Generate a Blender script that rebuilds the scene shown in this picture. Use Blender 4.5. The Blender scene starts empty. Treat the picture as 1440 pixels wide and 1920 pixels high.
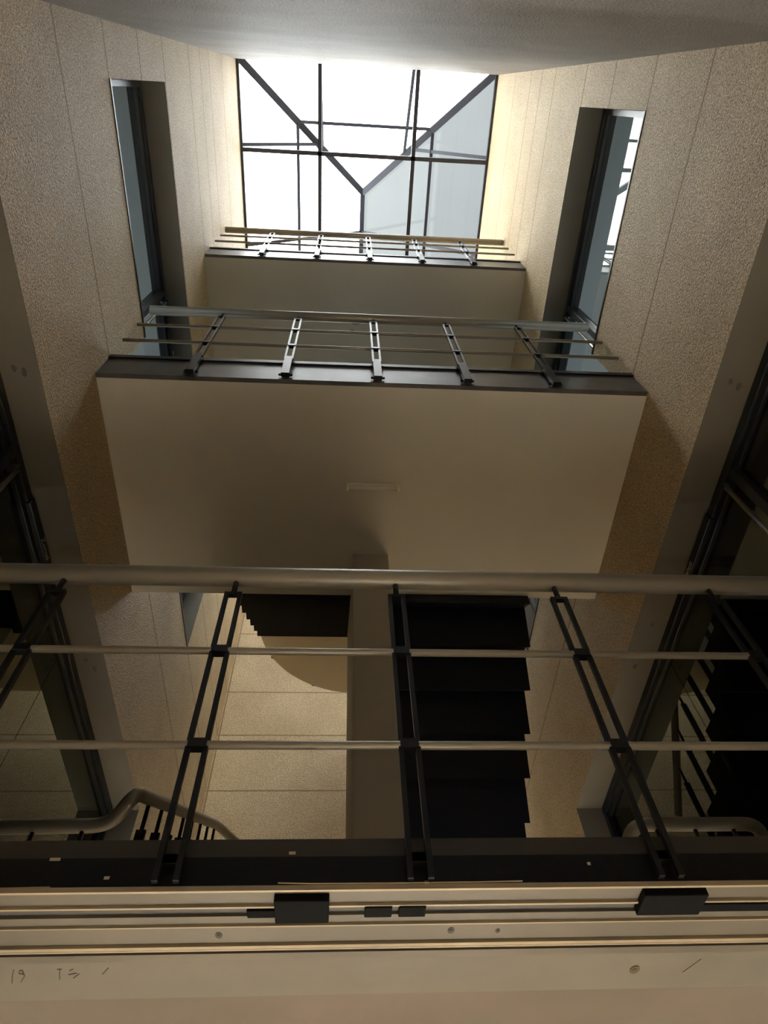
import bpy, bmesh, math, random
from mathutils import Vector, Matrix, Euler
random.seed(7)
scene = bpy.context.scene
COL = scene.collection

# ------------------------------------------------------------------ camera
cam_d = bpy.data.cameras.new('camera')
cam = bpy.data.objects.new('camera', cam_d); COL.objects.link(cam)
cam_d.sensor_fit = 'VERTICAL'; cam_d.sensor_height = 36.0
cam_d.lens = 1266.0 * 36.0 / 1920.0
cam_d.clip_start = 0.02; cam_d.clip_end = 200
cam.location = (0, 0, 0)
cam.matrix_world = (Matrix.Rotation(-0.0512, 4, 'Z') @ Matrix.Rotation(0.0394, 4, 'Y') @ Matrix.Rotation(2.5864, 4, 'X'))
scene.camera = cam

# ------------------------------------------------------------------ view, sky, sun
scene.view_settings.view_transform = 'Standard'
scene.view_settings.look = 'None'
scene.view_settings.gamma = 1.0
scene.view_settings.exposure = 0.0
scene.view_settings.use_curve_mapping = False
scene.cycles.max_bounces = 14
scene.cycles.diffuse_bounces = 8
scene.cycles.glossy_bounces = 5
scene.cycles.transparent_max_bounces = 12
scene.cycles.sample_clamp_indirect = 8

world = bpy.data.worlds.new('sky'); scene.world = world; world.use_nodes = True
wn, wl = world.node_tree.nodes, world.node_tree.links
wn.clear()
w_out = wn.new('ShaderNodeOutputWorld'); w_bg = wn.new('ShaderNodeBackground')
w_tc = wn.new('ShaderNodeTexCoord'); w_dot = wn.new('ShaderNodeVectorMath'); w_dot.operation = 'DOT_PRODUCT'
w_dot.inputs[1].default_value = Vector((-0.55, -0.25, 0.8)).normalized()
w_map = wn.new('ShaderNodeValToRGB')
w_map.color_ramp.elements[0].position = 0.55; w_map.color_ramp.elements[0].color = (0.40, 0.42, 0.435, 1)
w_map.color_ramp.elements[1].position = 0.985; w_map.color_ramp.elements[1].color = (1.0, 0.98, 0.93, 1)
wl.new(w_tc.outputs['Generated'], w_dot.inputs[0]); wl.new(w_dot.outputs['Value'], w_map.inputs[0])
wl.new(w_map.outputs[0], w_bg.inputs['Color']); wl.new(w_bg.outputs[0], w_out.inputs['Surface'])
w_bg.inputs['Strength'].default_value = 25.0

# added fill lights (in front and behind), far below the bridges, tilted at the floor
def fill_light(name, loc, rot, sx, sy, power, col):
    d = bpy.data.lights.new(name, 'AREA'); d.shape = 'RECTANGLE'; d.size = sx; d.size_y = sy; d.energy = power; d.color = col
    o = bpy.data.objects.new(name, d); COL.objects.link(o); o.location = loc; o.rotation_euler = rot
    return o
fill_light('fill_from_below', (0.2, -0.25, -6.3), (math.radians(90 - 25), 0, 0), 3.2, 3.0, 2700, (0.93, 0.98, 1.0))
fill_light('fill_from_below', (0.2, 7.15, -6.3), (math.radians(-90 + 25), 0, 0), 3.2, 3.0, 2700, (0.93, 0.98, 1.0))

# ------------------------------------------------------------------ dimensions
XL, XR = -1.573, 1.9885          # inner faces of the side walls
GL, GR = -1.80, 2.23             # glass planes of the side windows
YR, YE = -0.315, 7.23            # wall behind the camera, end wall of the stairwell
ZF, ZT = -8.1, 10.97            # floor, top of the walls
CX = 0.2
Y1, Y2 = 1.574, 3.28             # near and far edges of the bridges
LV = [(0.876, 1.0), (4.13, 4.45), (7.82, 8.17)]   # soffit, top of each bridge

# ------------------------------------------------------------------ materials
def mat(name, col, rough=0.6, metal=0.0, spec=0.5):
    m = bpy.data.materials.new(name); m.use_nodes = True
    b = m.node_tree.nodes['Principled BSDF']
    b.inputs['Base Color'].default_value = (*col, 1); b.inputs['Roughness'].default_value = rough
    b.inputs['Metallic'].default_value = metal; b.inputs['Specular IOR Level'].default_value = spec
    return m
def N(m, t, **kw):
    n = m.node_tree.nodes.new(t)
    for k, v in kw.items(): setattr(n, k, v)
    return n
def L(m, a, b): m.node_tree.links.new(a, b)
def math_n(m, op, a, b=None, c=None):
    n = N(m, 'ShaderNodeMath', operation=op)
    for i, v in enumerate((a, b, c)):
        if v is None: continue
        if isinstance(v, (int, float)): n.inputs[i].default_value = v
        else: L(m, v, n.inputs[i])
    return n.outputs[0]

def stained(name, col, rough=0.7, amt=0.12, scale=1.6, metal=0.0, bump=0.0, bscale=200, col2=None):
    """painted or metal surface with soft blotches and fine grain"""
    m = mat(name, col, rough, metal)
    b = m.node_tree.nodes['Principled BSDF']
    g = N(m, 'ShaderNodeNewGeometry')
    n1 = N(m, 'ShaderNodeTexNoise'); n1.inputs['Scale'].default_value = scale; n1.inputs['Detail'].default_value = 6
    L(m, g.outputs['Position'], n1.inputs['Vector'])
    r = N(m, 'ShaderNodeMapRange'); r.inputs[1].default_value = 0.3; r.inputs[2].default_value = 0.7
    r.inputs[3].default_value = 0; r.inputs[4].default_value = 1
    L(m, n1.outputs['Fac'], r.inputs[0])
    mx = N(m, 'ShaderNodeMix', data_type='RGBA')
    mx.inputs[6].default_value = (*(col2 or tuple(c * (1 - amt * 2) for c in col)), 1)
    mx.inputs[7].default_value = (*col, 1)
    L(m, r.outputs[0], mx.inputs[0]); L(m, mx.outputs[2], b.inputs['Base Color'])
    if bump:
        n2 = N(m, 'ShaderNodeTexNoise'); n2.inputs['Scale'].default_value = bscale; n2.inputs['Detail'].default_value = 3
        L(m, g.outputs['Position'], n2.inputs['Vector'])
        bp = N(m, 'ShaderNodeBump'); bp.inputs['Strength'].default_value = bump; bp.inputs['Distance'].default_value = 0.002
        L(m, n2.outputs['Fac'], bp.inputs['Height']); L(m, bp.outputs[0], b.inputs['Normal'])
    return m

def roughcast(name, zs, axis_verts=()):
    """pebbly sprayed render with straight tan joints at heights zs and, optionally, upright joints ((axis, pos, lo, hi), ...)"""
    m = mat(name, (0.6, 0.5, 0.36), 0.62, spec=0.35)
    b = m.node_tree.nodes['Principled BSDF']
    g = N(m, 'ShaderNodeNewGeometry')
    sep = N(m, 'ShaderNodeSeparateXYZ'); L(m, g.outputs['Position'], sep.inputs[0])
    groove = None
    def addg(v):
        nonlocal groove
        groove = v if groove is None else math_n(m, 'MAXIMUM', groove, v)
    wob = N(m, 'ShaderNodeTexNoise'); wob.inputs['Scale'].default_value = 5; L(m, g.outputs['Position'], wob.inputs['Vector'])
    zz = math_n(m, 'ADD', sep.outputs['Z'], math_n(m, 'MULTIPLY', math_n(m, 'SUBTRACT', wob.outputs['Fac'], 0.5), 0.012))
    for z in zs:
        addg(math_n(m, 'LESS_THAN', math_n(m, 'ABSOLUTE', math_n(m, 'SUBTRACT', zz, z)), 0.010))
    for ax, p in axis_verts:
        addg(math_n(m, 'LESS_THAN', math_n(m, 'ABSOLUTE', math_n(m, 'SUBTRACT', sep.outputs[ax], p)), 0.010))
    vo = N(m, 'ShaderNodeTexVoronoi'); vo.inputs['Scale'].default_value = 75; vo.inputs['Randomness'].default_value = 1.0
    vo.feature = 'F1'
    L(m, g.outputs['Position'], vo.inputs['Vector'])
    n1 = N(m, 'ShaderNodeTexNoise'); n1.inputs['Scale'].default_value = 105; n1.inputs['Detail'].default_value = 4; n1.inputs['Roughness'].default_value = 0.65
    L(m, g.outputs['Position'], n1.inputs['Vector'])
    n2 = N(m, 'ShaderNodeTexNoise'); n2.inputs['Scale'].default_value = 1.3; n2.inputs['Detail'].default_value = 7
    L(m, g.outputs['Position'], n2.inputs['Vector'])
    # colour: grain speckle x large blotches
    sp = N(m, 'ShaderNodeValToRGB')
    e = sp.color_ramp.elements; e[0].position = 0.32; e[0].color = WALL_DARK; e[1].position = 0.66; e[1].color = WALL_LITE
    L(m, n1.outputs['Fac'], sp.inputs[0])
    bl = N(m, 'ShaderNodeValToRGB'); e = bl.color_ramp.elements
    e[0].position = 0.3; e[0].color = (0.80, 0.77, 0.72, 1); e[1].position = 0.68; e[1].color = (1, 1, 1, 1)
    L(m, n2.outputs['Fac'], bl.inputs[0])
    mu = N(m, 'ShaderNodeMix', data_type='RGBA', blend_type='MULTIPLY'); mu.inputs[0].default_value = 1
    L(m, sp.outputs[0], mu.inputs[6]); L(m, bl.outputs[0], mu.inputs[7])
    gm = N(m, 'ShaderNodeMix', data_type='RGBA'); gm.inputs[7].default_value = (0.30, 0.185, 0.075, 1)
    L(m, mu.outputs[2], gm.inputs[6])
    hgt = math_n(m, 'ADD', math_n(m, 'MULTIPLY', vo.outputs['Distance'], -0.8), n1.outputs['Fac'])
    if groove is not None:
        L(m, groove, gm.inputs[0]); hgt = math_n(m, 'SUBTRACT', hgt, math_n(m, 'MULTIPLY', groove, 1.6))
    else: gm.inputs[0].default_value = 0
    L(m, gm.outputs[2], b.inputs['Base Color'])
    bp = N(m, 'ShaderNodeBump'); bp.inputs['Strength'].default_value = 1.0; bp.inputs['Distance'].default_value = 0.012
    L(m, hgt, bp.inputs['Height']); L(m, bp.outputs[0], b.inputs['Normal'])
    return m

WALL_DARK = (0.21, 0.145, 0.065, 1); WALL_LITE = (0.90, 0.71, 0.43, 1)
GZ = [1.03, 1.87, 2.62, 4.42, 5.25, 6.05, 6.80, 7.84, 8.40, 8.90, 9.75]
M = {}
M['wall'] = roughcast('roughcast_render', GZ)
M['wall_end'] = roughcast('roughcast_render_end', [1.8, 3.6, 4.42, 5.22, 6.05, 6.80, 8.0, 8.9], [('X', XL + 0.02), ('X', XR - 0.02)])
M['wall_shaded'] = roughcast('roughcast_render_shaded', [])
for n_ in M['wall_shaded'].node_tree.nodes:      # shade on this wall put into a greyer, darker render colour
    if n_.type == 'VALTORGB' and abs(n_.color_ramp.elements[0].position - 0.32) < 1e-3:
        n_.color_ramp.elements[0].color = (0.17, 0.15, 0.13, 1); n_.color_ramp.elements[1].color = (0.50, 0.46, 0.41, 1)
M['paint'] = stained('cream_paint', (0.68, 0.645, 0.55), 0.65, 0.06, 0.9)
M['reveal'] = stained('shaded_reveal_paint', (0.165, 0.145, 0.108), 0.65, 0.08, 2.5)  # shade inside the recessed openings put into a darker paint colour
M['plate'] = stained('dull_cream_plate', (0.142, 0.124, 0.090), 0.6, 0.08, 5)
M['paint_light'] = stained('cream_plaster', (0.80, 0.70, 0.52), 0.75, 0.05, 1.5)
M['spine'] = stained('cream_spine_paint', (0.46, 0.42, 0.335), 0.65, 0.06, 0.9)
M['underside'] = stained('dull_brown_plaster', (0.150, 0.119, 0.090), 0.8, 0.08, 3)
M['granite'] = stained('black_granite', (0.008, 0.008, 0.010), 0.38, 0.2, 60)
M['granite_step'] = stained('black_granite_step', (0.006, 0.006, 0.009), 0.35, 0.2, 60)
M['granite_sheen'] = stained('sheen_black_granite', (0.10, 0.092, 0.085), 0.35, 0.3, 5)  # sky reflection on polished granite put into a lighter base colour
for k_ in ('granite', 'granite_step'): M[k_].node_tree.nodes['Principled BSDF'].inputs['Specular IOR Level'].default_value = 0.22
M['edge'] = stained('brownish_stone_edge', (0.035, 0.030, 0.022), 0.6, 0.1, 5)
M['black'] = mat('black_painted_steel', (0.005, 0.005, 0.006), 0.35, spec=0.35)
M['frame'] = mat('black_anodised_frame', (0.012, 0.013, 0.017), 0.4)
M['rail'] = stained('champagne_aluminium', (0.33, 0.30, 0.25), 0.42, 0.05, 4, 0.35)
M['alu'] = stained('worn_aluminium', (0.145, 0.126, 0.095), 0.45, 0.14, 3, 0.25, 0.15, 60)
M['alu_lip'] = stained('bare_aluminium', (0.40, 0.33, 0.23), 0.4, 0.1, 4, 0.3)
M['alu_groove'] = stained('grey_aluminium', (0.08, 0.072, 0.065), 0.5, 0.1, 4, 0.4)
M['rubber'] = stained('black_rubber', (0.003, 0.003, 0.003), 0.9, 0.2, 90)
M['rubber'].node_tree.nodes['Principled BSDF'].inputs['Specular IOR Level'].default_value = 0.15
M['steel'] = mat('brushed_steel', (0.62, 0.56, 0.48), 0.28, 0.9)
M['pencil'] = mat('dark_pencil', (0.035, 0.022, 0.015), 0.8)
M['rust'] = stained('rusty_screw', (0.12, 0.07, 0.03), 0.8, 0.3, 300)
M['hole'] = mat('dark_screw', (0.03, 0.026, 0.015), 0.6)
M['lampbody'] = mat('cream_lamp_plastic', (0.90, 0.84, 0.70), 0.4)
M['diffuser'] = mat('lamp_diffuser', (0.82, 0.77, 0.66), 0.3)
M['dark_room'] = mat('dim_room_plaster', (0.10, 0.105, 0.09), 0.9)  # darkness of the unlit lower rooms put into the plaster colour
M['skybar'] = mat('skylight_steel', (0.03, 0.032, 0.045), 0.5)
M['letters'] = mat('pale_lettering', (0.6, 0.57, 0.5), 0.5)
M['stain'] = mat('pale_water_stain', (0.33, 0.30, 0.24), 0.8)
M['smudge'] = mat('dark_smudge', (0.10, 0.085, 0.06), 0.9)
M['chip'] = mat('pale_paint_chip', (0.55, 0.48, 0.38), 0.8)
M['floor'] = stained('pale_floor_tile', (0.62, 0.60, 0.56), 0.5, 0.1, 3)

def glass_mat(name, tint, refl=1.0, ior=1.5, base=0.0, dust=0.0, dustcol=(0.7, 0.7, 0.7)):
    m = bpy.data.materials.new(name); m.use_nodes = True
    nt = m.node_tree; nt.nodes.clear()
    o = N(m, 'ShaderNodeOutputMaterial'); tr = N(m, 'ShaderNodeBsdfTransparent'); gl = N(m, 'ShaderNodeBsdfGlossy')
    tr.inputs[0].default_value = (*tint, 1); gl.inputs['Roughness'].default_value = 0.0; gl.inputs[0].default_value = (0.86, 0.9, 0.82, 1)
    fr = N(m, 'ShaderNodeFresnel'); fr.inputs['IOR'].default_value = ior
    f = math_n(m, 'ADD', math_n(m, 'MULTIPLY', fr.outputs[0], refl), base)
    gb = N(m, 'ShaderNodeNewGeometry'); f = math_n(m, 'MULTIPLY', f, math_n(m, 'SUBTRACT', 1.0, gb.outputs['Backfacing']))
    mx = N(m, 'ShaderNodeMixShader'); L(m, f, mx.inputs[0]); L(m, tr.outputs[0], mx.inputs[1]); L(m, gl.outputs[0], mx.inputs[2])
    out = mx.outputs[0]
    if dust:
        df = N(m, 'ShaderNodeBsdfTranslucent'); df.inputs[0].default_value = (*dustcol, 1)
        g = N(m, 'ShaderNodeNewGeometry'); no = N(m, 'ShaderNodeTexNoise'); no.inputs['Scale'].default_value = 1.7; no.inputs['Detail'].default_value = 8
        L(m, g.outputs['Position'], no.inputs['Vector'])
        f2 = math_n(m, 'MULTIPLY', no.outputs['Fac'], dust * 2)
        m2 = N(m, 'ShaderNodeMixShader'); L(m, f2, m2.inputs[0]); L(m, out, m2.inputs[1]); L(m, df.outputs[0], m2.inputs[2]); out = m2.outputs[0]
    L(m, out, o.inputs['Surface'])
    return m
M['glass'] = glass_mat('dark_tinted_glass', (0.30, 0.33, 0.28), 1.2, 1.5, 0.05)
M['glass_clear'] = glass_mat('grey_tinted_glass', (0.62, 0.65, 0.66), 1.2, 1.5, 0.03)
M['room_light'] = mat('lit_room_plaster', (0.55, 0.58, 0.58), 0.9)  # lighter copy of the room plaster, so the upper rooms look lit
M['skyglass'] = glass_mat('dusty_skylight_glass', (0.93, 0.95, 0.96), 0.6, 1.45, 0.0, 0.22, (0.8, 0.82, 0.84))
M['skyglass_dim'] = glass_mat('dimmed_skylight_glass', (0.185, 0.192, 0.194), 0.3, 1.45, 0.0, 0.03, (0.5, 0.52, 0.54))  # dimmer look of the right slope put into a darker glass tint

# ------------------------------------------------------------------ mesh helpers
def box(bm, x0, x1, y0, y1, z0, z1, mi=0):
    if x0 > x1: x0, x1 = x1, x0
    v = [bm.verts.new(p) for p in ((x0, y0, z0), (x1, y0, z0), (x1, y1, z0), (x0, y1, z0), (x0, y0, z1), (x1, y0, z1), (x1, y1, z1), (x0, y1, z1))]
    for q in ((3, 2, 1, 0), (4, 5, 6, 7), (0, 1, 5, 4), (1, 2, 6, 5), (2, 3, 7, 6), (3, 0, 4, 7)):
        bm.faces.new([v[i] for i in q]).material_index = mi
def prism(bm, prof, a0, a1, axis='X'):
    """profile (closed polygon of 2-tuples) extruded along axis from a0 to a1"""
    def P(p, a):
        return {'X': (a, p[0], p[1]), 'Y': (p[0], a, p[1]), 'Z': (p[0], p[1], a)}[axis]
    A = [bm.verts.new(P(p, a0)) for p in prof]; B = [bm.verts.new(P(p, a1)) for p in prof]
    n = len(prof)
    bm.faces.new(A); bm.faces.new(B[::-1])
    for i in range(n): bm.faces.new((A[i], B[i], B[(i + 1) % n], A[(i + 1) % n]))
def tube(bm, pts, r, seg=16, cap=True):
    pts = [Vector(p) for p in pts]; rings = []
    t0 = (pts[1] - pts[0]).normalized()
    up = Vector((0, 0, 1)) if abs(t0.z) < 0.9 else Vector((0, 1, 0))
    u = t0.cross(up).normalized()
    for i, p in enumerate(pts):
        if i == 0: t = pts[1] - p
        elif i == len(pts) - 1: t = p - pts[i - 1]
        else: t = (pts[i + 1] - p).normalized() + (p - pts[i - 1]).normalized()
        t.normalize(); u = (u - t * u.dot(t)).normalized(); w = t.cross(u)
        rings.append([bm.verts.new(p + r * (math.cos(2 * math.pi * k / seg) * u + math.sin(2 * math.pi * k / seg) * w)) for k in range(seg)])
    for a, b in zip(rings, rings[1:]):
        for k in range(seg):
            f = bm.faces.new((a[k], a[(k + 1) % seg], b[(k + 1) % seg], b[k])); f.smooth = True
    if cap: bm.faces.new(rings[0][::-1]); bm.faces.new(rings[-1])
def round_path(pts, rad, n=7):
    """polyline with rounded corners"""
    pts = [Vector(p) for p in pts]; out = [pts[0]]
    for a, b, c in zip(pts, pts[1:], pts[2:]):
        d1, d2 = (a - b), (c - b); r = min(rad, d1.length * .45, d2.length * .45)
        p, q = b + d1.normalized() * r, b + d2.normalized() * r
        for i in range(n + 1):
            t = i / n; out.append((1 - t) ** 2 * p + 2 * t * (1 - t) * b + t * t * q)
    out.append(pts[-1]); return out
def bar(bm, a, b, w, h, upv=(0, 0, 1)):
    """rectangular bar from a to b, w across, h along up"""
    a, b = Vector(a), Vector(b); t = (b - a).normalized(); s = t.cross(Vector(upv)).normalized(); u = s.cross(t)
    v = []
    for p in (a, b):
        for i, j in ((-1, -1), (1, -1), (1, 1), (-1, 1)): v.append(bm.verts.new(p + s * i * w / 2 + u * j * h / 2))
    for q in ((3, 2, 1, 0), (4, 5, 6, 7), (0, 1, 5, 4), (1, 2, 6, 5), (2, 3, 7, 6), (3, 0, 4, 7)): bm.faces.new([v[i] for i in q])

def obj(name, bm, m, parent=None, bevel=0.0):
    bmesh.ops.recalc_face_normals(bm, faces=bm.faces[:])
    me = bpy.data.meshes.new(name); bm.to_mesh(me); bm.free()
    for mm in (m if isinstance(m, (list, tuple)) else [m]): me.materials.append(mm)
    o = bpy.data.objects.new(name, me); COL.objects.link(o)
    if parent is not None:
        o.parent = parent; o.matrix_parent_inverse = Matrix.Translation(parent.location).inverted()
    if bevel:
        b = o.modifiers.new('bevel', 'BEVEL'); b.width = bevel; b.segments = 2; b.limit_method = 'ANGLE'
    return o
def boxes(name, lst, m, parent=None, bevel=0.0):
    bm = bmesh.new()
    for q in lst: box(bm, *q)
    return obj(name, bm, m, parent, bevel)
def thing(name, label, cat, loc=(0, 0, 0), group=None):
    o = bpy.data.objects.new(name, None); COL.objects.link(o); o.location = loc; o.empty_display_size = 0.1
    o['label'] = label; o['category'] = cat
    if group: o['group'] = group
    return o
def tag(o, label, cat, group=None):
    o['label'] = label; o['category'] = cat
    if group: o['group'] = group
    return o
def struct(o, label=None):
    o['kind'] = 'structure'
    if label: o['label'] = label
    return o

# ------------------------------------------------------------------ shell
WT = 0.28
WIN = [(-0.2, 1.87, 3.40, 1.03), (1.0, 5.25, 6.78, 4.45)]      # (.., sill, head, door floor)
WY0, WY1, DY0, DY1 = 0.0, 4.95, 1.70, 3.20
def side_wall(side):
    xi = XL if side == 'left' else XR; s = -1 if side == 'left' else 1; xo = xi + s * WT
    h2 = 6.78 if side == 'left' else 6.83
    bm = bmesh.new()
    a, b = min(xi, xo), max(xi, xo)
    box(bm, a, b, YR - .3, WY0, ZF, ZT); box(bm, a, b, WY1, YE + .3, ZF, ZT)
    for z0, z1 in ((3.40, 5.25), (h2, ZT)): box(bm, a, b, WY0, WY1, z0, z1)
    box(bm, a, b, WY0, WY1, ZF, 1.0)
    # sill walls beside the door openings
    box(bm, a, b, WY0, DY0, 1.0, 1.87); box(bm, a, b, DY1, WY1, 1.0, 1.87)
    # door opening cut out of the spandrel between 4.45 and 5.25
    bm.free(); bm = bmesh.new()
    box(bm, a, b, YR - .3, WY0, ZF, ZT); box(bm, a, b, WY1, YE + .3, ZF, ZT)
    box(bm, a, b, WY0, WY1, ZF, 1.0)
    box(bm, a, b, WY0, DY0, 1.0, 1.87); box(bm, a, b, DY1, WY1, 1.0, 1.87)
    box(bm, a, b, WY0, WY1, 3.40, 4.45)
    box(bm, a, b, WY0, DY0, 4.45, 5.25); box(bm, a, b, DY1, WY1, 4.45, 5.25)
    box(bm, a, b, WY0, WY1, h2, ZT)
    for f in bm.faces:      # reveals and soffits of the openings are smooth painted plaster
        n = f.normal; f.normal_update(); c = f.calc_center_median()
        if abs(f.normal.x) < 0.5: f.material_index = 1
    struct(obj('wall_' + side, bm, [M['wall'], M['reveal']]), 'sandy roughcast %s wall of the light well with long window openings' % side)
side_wall('left'); side_wall('right')
struct(boxes('wall_rear', [(XL - WT, XR + WT, YR - .3, YR, ZF, ZT)], M['wall_shaded']), 'grey shaded roughcast wall crossing the top of the view')
struct(boxes('wall_end', [(XL - WT, XR + WT, YE, YE + .3, ZF, ZT)], M['wall_end']), 'bright roughcast end wall of the stairwell with horizontal joints')
struct(boxes('floor', [(-4.2, 4.6, YR - .3, YE + .3, ZF - .2, ZF)], M['floor']))  # unseen floor, set this deep so the added fill bounces up evenly
# spine wall between the two stair flights
struct(boxes('wall_spine', [(0.083, 0.343, Y2 + .001, 5.34, ZF, 9.1), (0.083, 0.343, 2.93, Y2 + .001, ZF, LV[0][0] - .001), (0.083, 0.343, 2.93, Y2 + .001, LV[0][1] + .001, LV[1][0] - .001),
    (0.083, 0.343, 2.93, Y2 + .001, LV[1][1] + .001, LV[2][0] - .001), (0.083, 0.343, 2.93, Y2 + .001, LV[2][1] + .001, 9.1)], M['spine']), 'narrow cream spine wall between the two stair flights')

# rooms behind the side windows
for side, s, g in (('left', -1, XL - WT), ('right', 1, XR + WT)):
    xo = g + s * 1.9; a, b = min(g, xo), max(g, xo)
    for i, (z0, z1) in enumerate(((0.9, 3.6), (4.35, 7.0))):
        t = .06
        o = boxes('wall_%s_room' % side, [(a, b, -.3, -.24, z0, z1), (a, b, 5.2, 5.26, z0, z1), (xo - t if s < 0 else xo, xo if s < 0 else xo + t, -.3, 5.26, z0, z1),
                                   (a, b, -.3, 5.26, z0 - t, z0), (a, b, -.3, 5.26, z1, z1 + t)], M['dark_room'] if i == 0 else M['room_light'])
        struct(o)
        if i == 1:      # added fill light so the upper rooms look lit through the glass
            fill_light('room_fill', (xo - s * .08, 2.2, 5.6), (0, s * math.radians(90), 0), 1.4, 4.0, 55, (0.90, 0.96, 1.0))

# ------------------------------------------------------------------ windows
wi = 0
def side_window(side, k, sill, head, floor):
    global wi; wi += 1
    g = GL if side == 'left' else GR; s = -1 if side == 'left' else 1
    root = bpy.data.objects.new('window_%d' % wi, None); COL.objects.link(root); root.location = (g, 1.7, floor)
    struct(root, '%s long dark glass window and door %s' % (side, 'level with the lowest bridge' if k == 0 else 'level with the middle bridge'))
    xf0, xf1 = g - s * .03, g + s * .07
    fr = [(xf0, xf1, WY0, WY1, head - .065, head), (xf0, xf1, WY0, DY0, sill, sill + .05), (xf0, xf1, DY1, WY1, sill, sill + .05),
          (xf0, xf1, WY0, WY0 + .05, sill, head - .065), (xf0, xf1, WY1 - .05, WY1, sill, head - .065), (xf0 , xf1, DY0 , DY0 + .06, floor, head - .065)]
    fr += [(g - s * .012, xf1, WY0 + .05, WY1 - .05, head - .11, head - .065)]
    bm = bmesh.new()
    for q in fr: box(bm, *q)
    obj('frame', bm, M['frame'], root, 0.004)
    boxes('glass_pane', [(g + s * .010, g + s * .016, WY0 + .03, DY0 + .02, sill + .03, head - .08)], M['glass'] if k == 0 else M['glass_clear'], root)
    boxes('glass_pane', [(g + s * .010, g + s * .016, DY1 - .02, WY1 - .03, sill + .03, head - .08)], M['glass'] if k == 0 else M['glass_clear'], root)
    d = boxes('door_leaf', [(g + s * .012, g + s * .018, DY0 + .06, DY1 - .02, floor + .05, head - .08)], M['glass'] if k == 0 else M['glass_clear'], root)
    boxes('door_rail', [(xf0 + s * .01, xf1, DY0 + .06, DY1, floor, floor + .07)], M['frame'], root)
    # closer cover with faint lettering
    c = boxes('closer_cover', [(g - s * .045, g - s * .012, 2.05, 2.62, head - .075, head - .012)], M['frame'], root, .004)
    # upright tubular pull handle on a bracket
    bm = bmesh.new(); hx = g - s * .055
    tube(bm, [(hx, DY0 + .10, floor + .35), (hx, DY0 + .10, head - .10)], .014)
    h = obj('pull_handle', bm, M['steel'], root)
    bm = bmesh.new()
    for z in (floor + .5, head - .12): tube(bm, [(g + s * .0, DY0 + .10, z), (hx - s * .018, DY0 + .10, z)], .022, 12)
    obj('handle_bracket', bm, M['frame'], root)
    txt = bpy.data.curves.new('lettering', 'FONT'); txt.body = 'Zonus'; txt.size = .062; txt.extrude = .0006; txt.shear = .25
    to = bpy.data.objects.new('lettering', txt); COL.objects.link(to); to.parent = root
    # stands on the underside/front of the cover, reading along the wall
    nx = Vector((-s, 0, 0)); 
    ydir = Vector((0, s * 1.0, 0)) if s > 0 else Vector((0, 1, 0))
    if s > 0: xa, org = Vector((0, -1, 0)), Vector((g - s * .0465, 2.55, head - .062))
    else: xa, org = Vector((0, 1, 0)), Vector((g - s * .0465, 2.30, head - .062))
    za = nx; ya = za.cross(xa)
    mw = Matrix((xa, ya, za)).transposed().to_4x4(); mw.translation = org - root.location
    to.matrix_local = mw
    to.data.materials.append(M['letters'])
    return root
side_window('left', 0, 1.87, 3.40, 1.0); side_window('right', 0, 1.87, 3.40, 1.0)
side_window('left', 1, 5.25, 6.78, 4.45); side_window('right', 1, 5.25, 6.83, 4.45)
# black stone sill trims
ti = 0
for xi, s in ((XL, -1), (XR, 1)):
    for z in (1.87, 5.25):
        ti += 1
        bm = bmesh.new()
        for y0, y1 in ((WY0, DY0), (DY1, WY1)): box(bm, *sorted((xi - s * .006, xi + s * .20)), y0, y1, z, z + .022)
        struct(obj('trim_%d' % ti, bm, M['granite']))

# ------------------------------------------------------------------ skylight (hip roof of glass)
RZ, RY0 = 12.60, 1.42
E0, E1 = YR - .05, YE + .05
RX = (XL + XR) / 2
RY1 = E1 - (RY0 - E0)
sk = thing('skylight', 'glazed hip skylight with dark steel bars over the light well', 'skylight', (RX, 2.0, ZT))
def bars(name, lst, w, h, parent=sk):
    for a, b in lst:
        bm = bmesh.new(); bar(bm, a, b, w, h); obj(name, bm, M['skybar'], parent)
A, B, C_, D = (XL, E0, ZT), (XR, E0, ZT), (XR, E1, ZT), (XL, E1, ZT)
R0, R1 = (RX, RY0, RZ), (RX, RY1, RZ)
bm = bmesh.new()
for a, b in ((A, B), (B, C_), (C_, D), (D, A)): bar(bm, a, b, .07, .06)
obj('eave_frame', bm, M['skybar'], sk)
bars('hip_bar', [(A, R0), (B, R0), (C_, R1), (D, R1)], .095, .08)
bars('ridge_bar', [(R0, R1)], .075, .07)
bars('tie_beam', [((-.45, E0, ZT), (-.45, E1, ZT)), ((.89, E0, ZT), (.89, E1, ZT)), ((XL, .76, ZT), (XR, .76, ZT)), ((XL, 3.9, ZT), (XR, 3.9, ZT)), ((XL, 5.6, ZT), (XR, 5.6, ZT))], .055, .055)
# purlins ring at 43 % of the slope
def hp(P, Q, t): return tuple(P[i] + (Q[i] - P[i]) * t for i in range(3))
t = .43
q = [hp(A, R0, t), hp(B, R0, t), hp(C_, R1, t), hp(D, R1, t)]
bars('purlin', [(q[i], q[(i + 1) % 4]) for i in range(4)], .045, .045)
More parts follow.
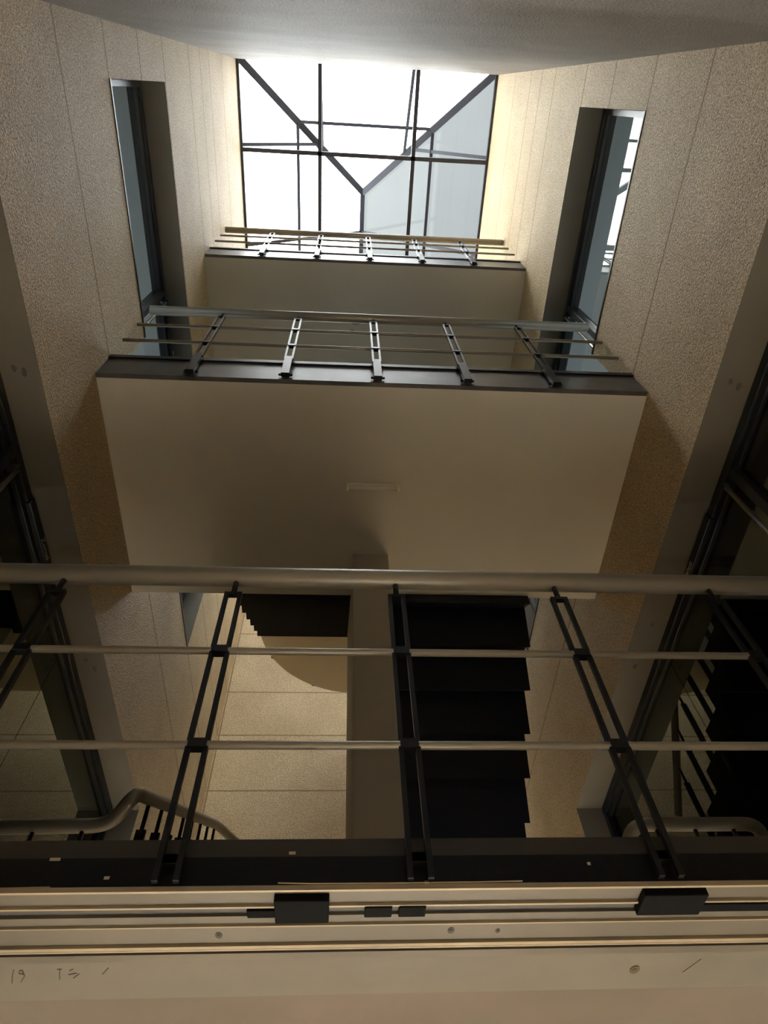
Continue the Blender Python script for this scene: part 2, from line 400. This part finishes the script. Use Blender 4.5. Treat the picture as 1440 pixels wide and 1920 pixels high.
# rafters
def slope_z(y0, lim): return ZT + (RZ - ZT) * lim
raf = []
for x in (-.45, .83):
    tt = (x - XL) / (RX - XL) if x < RX else (XR - x) / (XR - RX)
    raf.append(((x, E0, ZT), (x, E0 + (RY0 - E0) * tt, ZT + (RZ - ZT) * tt)))
tt = (.70 - E0) / (RY0 - E0)
raf.append(((XL, .70, ZT), (XL + (RX - XL) * tt, .70, ZT + (RZ - ZT) * tt)))
raf.append(((XR, .70, ZT), (XR + (RX - XR) * tt, .70, ZT + (RZ - ZT) * tt)))
for y in (2.05, 3.45, 4.85):
    raf.append(((XL, y, ZT), (RX, y, RZ))); raf.append(((XR, y, ZT), (RX, y, RZ)))
bars('rafter', raf, .045, .045)
def pane(pts, m='skyglass'):
    bm = bmesh.new(); P = [Vector(p) for p in pts]; n = (P[1] - P[0]).cross(P[2] - P[0]).normalized()
    if n.z < 0: n = -n
    lo = [bm.verts.new(p + n * .035) for p in P]; hi = [bm.verts.new(p + n * .043) for p in P]
    bm.faces.new(lo[::-1]); bm.faces.new(hi)
    for i in range(len(P)): bm.faces.new((lo[i], lo[(i + 1) % len(P)], hi[(i + 1) % len(P)], hi[i]))
    obj('glass_pane', bm, M[m], sk)
pane((A, B, R0)); pane((C_, D, R1)); pane((B, C_, R1, R0), 'skyglass_dim'); pane((D, A, R0, R1))

# ------------------------------------------------------------------ bridges
bl = ['lowest cream bridge right overhead with black stone edge', 'middle bridge with wide cream soffit carrying a tube lamp', 'topmost bridge under the skylight with cream soffit']
bridges = []
for i, (z0, z1) in enumerate(LV):
    r = thing('bridge', bl[i], 'bridge', (RX, (Y1 + Y2) / 2, z0), 'bridges across the light well')
    bridges.append(r)
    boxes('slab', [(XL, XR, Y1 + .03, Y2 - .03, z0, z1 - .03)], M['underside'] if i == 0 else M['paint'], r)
    boxes('paving', [(XL, XR, Y1 - (.012 if i else 0), Y2, z1 - .045, z1)], M['edge'] if i == 0 else M['granite'], r)
    if i == 0:
        boxes('fascia', [(XL, XR, Y1, Y1 + .03, z0 + .002, z1 - .045)], M['granite'], r)
    else:
        boxes('fascia', [(XL, XR, Y1, Y1 + .03, z0 + .0, z1 - .045)], M['granite_sheen'], r)
    boxes('far_beam', [(XL, XR, Y2 - .10, Y2 - .0, z0 - .05, z0), (XL, XR, Y2 - .03, Y2, z0, z1 - .03)], M['paint'], r)

# railings
def railing(i, xs, label):
    z1 = LV[i][1]; zb = LV[i][0] + (.0 if i else .012)
    yp = Y1 - .028
    r = thing('bridge_railing', label, 'railing', (RX, yp, z1), 'railings on the near edges of the bridges')
    zr = [z1 + 1.02, z1 + .63, z1 + .26]
    xa, xb = XL + .01, XR - .01
    bm = bmesh.new(); tube(bm, [(xa, yp, zr[0]), (xb, yp, zr[0])], .037, 28); obj('handrail', bm, M['rail'], r)
    for k, z in enumerate(zr[1:]):
        bm = bmesh.new(); x1 = xb if not (i == 0 and k == 0) else xs[-1] - .015
        tube(bm, [(xa, yp, z), (x1, yp, z)], .012, 16); obj('rail', bm, M['rail'], r)
    for x in xs:
        bm = bmesh.new(); zt = zr[0] - .105
        for s in (-1, 1):
            box(bm, x + s * .024 - .007, x + s * .024 + .007, yp - .008, yp + .008, zb + (.30 if i else -.008), zt)
        box(bm, x - .031, x + .031, yp - .009, yp + .009, zt - .006, zt + .008)
        for z in zr[1:]: box(bm, x - .026, x + .026, yp - .0135, yp + .0135, z - .0145, z + .0145)
        tube(bm, [(x, yp, zt), (x, yp, zr[0] - .03)], .010, 12)
        p = obj('post', bm, M['black'], r)
        bm = bmesh.new()
        if i: box(bm, x - .026, x + .026, yp - .014, yp + .016, zb + .01, z1 + .01)
        for z in (zb + .05, z1 - .06):
            if i: tube(bm, [(x - .045, Y1 - .012, z), (x + .045, Y1 - .012, z)], .008, 8)
            box(bm, x - .022, x + .022, yp + .006, Y1 + .002, z - .012, z + .012)
        obj('bracket', bm, M['black'], p)
    return r
railing(0, [-1.0, -.385, .2, .80, 1.40], 'large near railing with three pipes and twin bar posts on the lowest bridge')
railing(1, [-.99, -.39, .205, .79, 1.375], 'grey railing on the middle bridge, posts in twin flat bars')
railing(2, [-.96, -.355, .235, .82, 1.40], 'small far railing on the topmost bridge against the skylight')

# ------------------------------------------------------------------ stairs
NS = 9; YL = 5.38
def flight(x0, x1, zlow, zhigh, up_away, label):
    """up_away: rises from the bridge (y=Y2) to the landing (y=YL); otherwise rises from the landing to the bridge"""
    rise = (zhigh - zlow) / NS; run = (YL - Y2) / (NS - 1)
    r = thing('stair_flight', label, 'stairs', ((x0 + x1) / 2, Y2 if up_away else YL, zlow), 'black stair flights')
    top = []
    # walk from the lower end upward; s = distance walked
    pts = [(0, 0)]
    for k in range(NS):
        pts.append((k * run, (k + 1) * rise))
        if k < NS - 1: pts.append(((k + 1) * run, (k + 1) * rise))
    th = .15
    low = []
    if up_away:
        for k in range(NS):
            low.append((k * run + .03, (k + 1) * rise - th - (0.0)))
            if k < NS - 1: low.append(((k + 1) * run + .03, (k + 1) * rise - th))
        low = [(0, -.12)] + [(.03, -.12)] + low
    else:
        for k in range(NS):
            # sloping soffit panels with an undercut nose, as saw teeth
            sx = (k + 1) * run
            low.append((sx - run + .02, (k + 1) * rise - .40))
            low.append((sx - .02 - .12, (k + 1) * rise - .40 + .26 - .0))
            low.append((sx + .02 - .02, (k + 1) * rise - .19 - .01))
        low = [(p[0], p[1]) for p in low if p[0] <= (NS - 1) * run + .001]
    f = (lambda s: Y2 + s) if up_away else (lambda s: YL - s)
    prof = [(f(s), zlow + z) for s, z in pts] + [(f(s), zlow + z) for s, z in low[::-1]]
    if up_away:
        prof = [(f(s), zlow + z) for s, z in pts] + [(f(s), zlow + z) for s, z in reversed(low)]
        bm = bmesh.new(); prism(bm, prof, x0, x1)
        obj('steps', bm, M['granite_step'], r)
    else:
        # measured sawtooth underside
        dy, dz = run, -rise
        lowp = []
        by, bz = Y2 - .02, zhigh - .47
        for k in range(NS):
            o_ = (by + dy * k, bz + dz * k)
            lowp.append(o_); lowp.append((o_[0] + .13, o_[1] + .115))
        lowp = [p for p in lowp if p[0] < YL]
        prof = [(f(s), zlow + z) for s, z in pts]
        prof = prof + [(Y2 - .02, zhigh - .001)] + lowp
        bm = bmesh.new(); prism(bm, prof, x0, x1)
        obj('steps', bm, M['granite_step'], r)
    # triangulate the concave ends happens automatically
    return r
mids = [(LV[0][1] + LV[1][1]) / 2, (LV[1][1] + LV[2][1]) / 2]
flight(-.96, .082, LV[1][1], mids[1], True, 'dark stair flight climbing away left of the spine wall, above the middle bridge')
flight(.344, 1.45, mids[0], LV[1][1], False, 'wide black stair flight right of the spine wall, sawtooth underside')
flight(-.96, .082, LV[0][1], mids[0], True, 'lowest stair flight behind the near railing, under the stair handrail')
flight(.344, 1.45, mids[1], LV[2][1], False, 'upper stair flight reaching the topmost bridge')
def landing(z, label):
    r = thing('stair_landing', label, 'landing', (CX + .03, YL, z - .2), 'half round stair landings')
    bm = bmesh.new(); R_ = 1.19; cx = CX + .03
    prof = [(cx - R_, YL - .03)] + [(cx + R_ * math.cos(a), YL + R_ * .95 * math.sin(a)) for a in [math.pi - k * math.pi / 48 for k in range(49)]] + [(cx + R_, YL - .03)]
    prism(bm, prof, z - .17, z - .03, 'Z'); o = obj('slab', bm, M['paint_light'], r)
    bm = bmesh.new(); prism(bm, prof, z - .03, z, 'Z'); obj('paving', bm, M['granite'], r)
    for a in (152, 118, 60, 25):
        a = math.radians(a); bm = bmesh.new()
        p = Vector((cx + (R_ + .002) * math.cos(a), YL + (R_ * .95 + .002) * math.sin(a), 0))
        tube(bm, [(p.x, p.y, z - .165), (p.x, p.y, z + .04)], .016, 10); obj('fixing', bm, M['black'], r)
landing(mids[1] - .02, 'half round cream landing left of the spine wall, high in the stairwell')
landing(mids[0], 'half round landing below the wide black stair flight')

# stair handrails
def stair_rail(x, z0, z1, path, bal, label, grp='stair handrails'):
    r = thing('stair_railing', label, 'railing', (x, Y2, z0), grp)
    bm = bmesh.new(); tube(bm, round_path(path, .10), .034, 20); obj('handrail', bm, M['rail'], r)
    for (bx, by, bz0, bz1) in bal:
        bm = bmesh.new()
        tube(bm, [(bx, by, bz1 - .19), (bx, by, bz1 - .02)], .011, 10)
        box(bm, bx - .024, bx + .024, by - .008, by + .008, bz0, bz1 - .17)
        obj('baluster', bm, M['black'], r)
    return r
zr = 2.05
S1 = (mids[0] - LV[0][1]) / (YL - Y2)
def zat(y): return 2.05 + (y - 2.86) * .585
stair_rail(-.95, 1.0, 2.7,
    [(-1.79, 3.09, 2.03), (-1.10, 3.09, 2.04), (-.945, 2.86, 2.055), (-.945, 5.02, zat(5.02)), (-.80, 5.55, 3.45), (-.45, 6.0, 3.5), (.2, 6.3, 3.52)],
    [(-.95, y, zat(y) - .88, zat(y)) for y in [3.12 + .26 * k for k in range(8)]] + [(x, 3.09, 1.0, 2.03) for x in (-1.22, -1.45)] ,
    'bent tubular stair handrail with black balusters at lower left')
stair_rail(1.5, 1.0, 2.7,
    [(1.49, 3.60, 1.75), (1.49, 3.09, 2.03), (2.19, 3.09, 2.03), (2.22, 3.40, 1.8)],
    [(x, 3.09, 1.0, 2.03) for x in (1.62, 1.82, 2.02)],
    'short looped handrail beside the right hand window, lower right')
sl2 = (LV[1][1] - mids[0]) / (YL - Y2)
stair_rail(1.42, mids[0], LV[1][1],
    [(1.40, Y2 + .05, LV[1][1] + .85), (1.40, YL, mids[0] + .9)],
    [(1.40, y, LV[1][1] - .1 - (y - Y2) * sl2, LV[1][1] + .85 - (y - Y2) * sl2) for y in [3.45 + .2625 * k for k in range(7)]],
    'straight handrail above the wide black stair flight')

# ------------------------------------------------------------------ tube lamp
lp = thing('tube_lamp', 'short cream tube lamp fixed to the middle bridge soffit', 'lamp', (.205, 2.33, LV[1][0]))
bm = bmesh.new(); box(bm, .02, .39, 2.315, 2.355, LV[1][0] - .022, LV[1][0]); o1 = obj('base', bm, M['lampbody'], lp, .003)
bm = bmesh.new(); tube(bm, [(.035, 2.335, LV[1][0] - .034), (.375, 2.335, LV[1][0] - .034)], .014, 14); o2 = obj('tube', bm, M['diffuser'], lp)
for x in (.02, .375): boxes('end_cap', [(x, x + .015, 2.317, 2.353, LV[1][0] - .05, LV[1][0] - .0005)], M['lampbody'], lp, .002)
lp.rotation_euler = (0, 0, 0)

# ------------------------------------------------------------------ aluminium window head under the lowest bridge
zb = LV[0][0]
tr = thing('sliding_window_track', 'worn aluminium sliding window head under the lowest bridge edge', 'window track', (RX, 1.75, zb))
x0, x1 = XL + .002, XR - .002
def strip(name, y0, y1, dz, m, t=.012, bev=0): return boxes(name, [(x0, x1, y0, y1, zb - dz, zb - .0003)], m, tr, bev)
strip('lip', 1.556, 1.564, .012, M['alu_lip'])
strip('outer_flange', 1.564, 1.628, .003, M['alu'])
strip('rib', 1.628, 1.635, .010, M['alu_lip'])
strip('channel', 1.635, 1.672, .001, M['alu_groove'])
strip('inner_flange', 1.672, 1.706, .008, M['alu'])
strip('rib', 1.706, 1.711, .014, M['alu_lip'])
pl = strip('fixing_plate', 1.711, 1.796, .006, M['alu'])
strip('rib', 1.800, 1.814, .013, M['alu_lip'])
strip('seal_groove', 1.814, 1.822, .002, M['alu_groove'])
strip('rib', 1.822, 1.829, .010, M['alu_lip'])
strip('seal_groove', 1.829, 1.850, .001, M['alu_groove'])
strip('bevel_strip', 1.850, 1.884, .006, M['alu'])
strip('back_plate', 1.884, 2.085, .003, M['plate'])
for (xa, xb, ya, yb, dz) in ((-.139, -.012, 1.586, 1.682, .022), (-.205, -.139, 1.640, 1.672, .014), (.072, .138, 1.632, 1.676, .014), (.154, .219, 1.632, 1.676, .014),
                             (.735, .892, 1.580, 1.668, .022), (.892, 1.30, 1.636, 1.670, .014)):
    boxes('rubber_block', [(xa, xb, ya, yb, zb - dz, zb)], M['rubber'], tr, .003)
def disc(name, x, y, r, dz, m):
    bm = bmesh.new(); tube(bm, [(x, y, zb - .0005), (x, y, zb - dz)], r, 20)
    tube(bm, [(x, y, zb - .0005), (x, y, zb - dz - .0015)], r * .45, 12)
    for v in bm.verts: v.co.y = y + (v.co.y - y) * 1.6
    obj(name, bm, m, tr)
disc('screw', -.279, 1.760, .0085, .0075, M['hole']); disc('screw', .291, 1.753, .0085, .0075, M['hole']); disc('screw', .409, 1.758, .006, .0075, M['hole'])
disc('screw', .815, 1.975, .013, .005, M['rust'])
def stroke(parent, name, pts, r, m, z):
    bm = bmesh.new()
    for a, b in zip(pts, pts[1:]): bar(bm, (a[0], a[1], z), (b[0], b[1], z), r, .0012)
    return obj(name, bm, m, parent)
def sc(u, v):       # sketch units on the back plate: plain offsets in metres from its front left area
    return (-.845 + u * .00132, 1.914 + v * .0026)
zz = zb - .0036
marks = [[(0, 4), (3, 2), (0, 10)], [(33, 2), (25, 14), (18, 28)], [(44, 3), (40, 8), (47, 11), (49, 3), (44, 3)], [(49, 3), (48, 14), (36, 26)],
         [(122, 2), (114, 2)], [(119, 2), (115, 10), (111, 22)], [(143, 2), (136, 5)], [(147, 10), (131, 13)], [(151, 12), (138, 20)], [(210, 1), (204, 6), (195, 13)]]
for mk in marks: stroke(tr, 'pencil_mark', [sc(*p) for p in mk], .0022, M['pencil'], zz)
stroke(tr, 'pencil_mark', [(.985, 1.925), (.955, 1.995)], .0012, M['rust'], zz)
stroke(tr, 'loose_sealant', [(-.130, 1.549), (-.05, 1.553), (.12, 1.554), (.33, 1.553), (.44, 1.551)], .0035, M['alu_lip'], zb + .001)
stroke(tr, 'loose_sealant', [(-.80, 1.560), (-.64, 1.556)], .003, M['alu_lip'], zb + .001)

# ------------------------------------------------------------------ small stains and chips that belong to their surfaces
def blot(parent, name, cx, cy, z, w, h, m, n=14, seed=1):
    rnd = random.Random(seed); bm = bmesh.new()
    prof = [(cx + w * math.cos(2 * math.pi * k / n) * (.6 + .5 * rnd.random()), cy + h * math.sin(2 * math.pi * k / n) * (.6 + .5 * rnd.random())) for k in range(n)]
    prism(bm, prof, z - .0012, z - .0002, 'Z'); return obj(name, bm, m, parent)
blot(bridges[2], 'water_stain', .10, 2.27, LV[2][0], .05, .018, M['stain'], seed=3)
blot(bridges[2], 'water_stain', .17, 2.38, LV[2][0], .10, .012, M['stain'], seed=5)
blot(bridges[2], 'water_stain', .06, 2.36, LV[2][0], .03, .02, M['stain'], seed=9)
wl_, wr_ = bpy.data.objects['wall_left'], bpy.data.objects['wall_right']
for p, q in ((wl_, [(-1.70, 3.32), (-1.655, 3.40), (-1.70, 1.285), (-1.655, 1.31)]), (wr_, [(2.075, 1.22), (2.13, 1.25), (2.10, 2.95), (2.077, 3.336)])):
    for i, (x, y) in enumerate(q): blot(p, 'smudge', x, y, 3.40, .014, .03 if i % 2 else .022, M['smudge'], seed=i + int(x * 10))
b0 = bridges[0]
for x, z, a in ((-.66, .952, .012), (-.527, .906, .006), (-.104, .963, .008), (.217, .888, .005), (.62, .93, .004)):
    bm = bmesh.new(); box(bm, x - a, x + a, Y1 - .0015, Y1 + .001, z - .003, z + .004)
    obj('paint_chip', bm, M['chip'], b0)
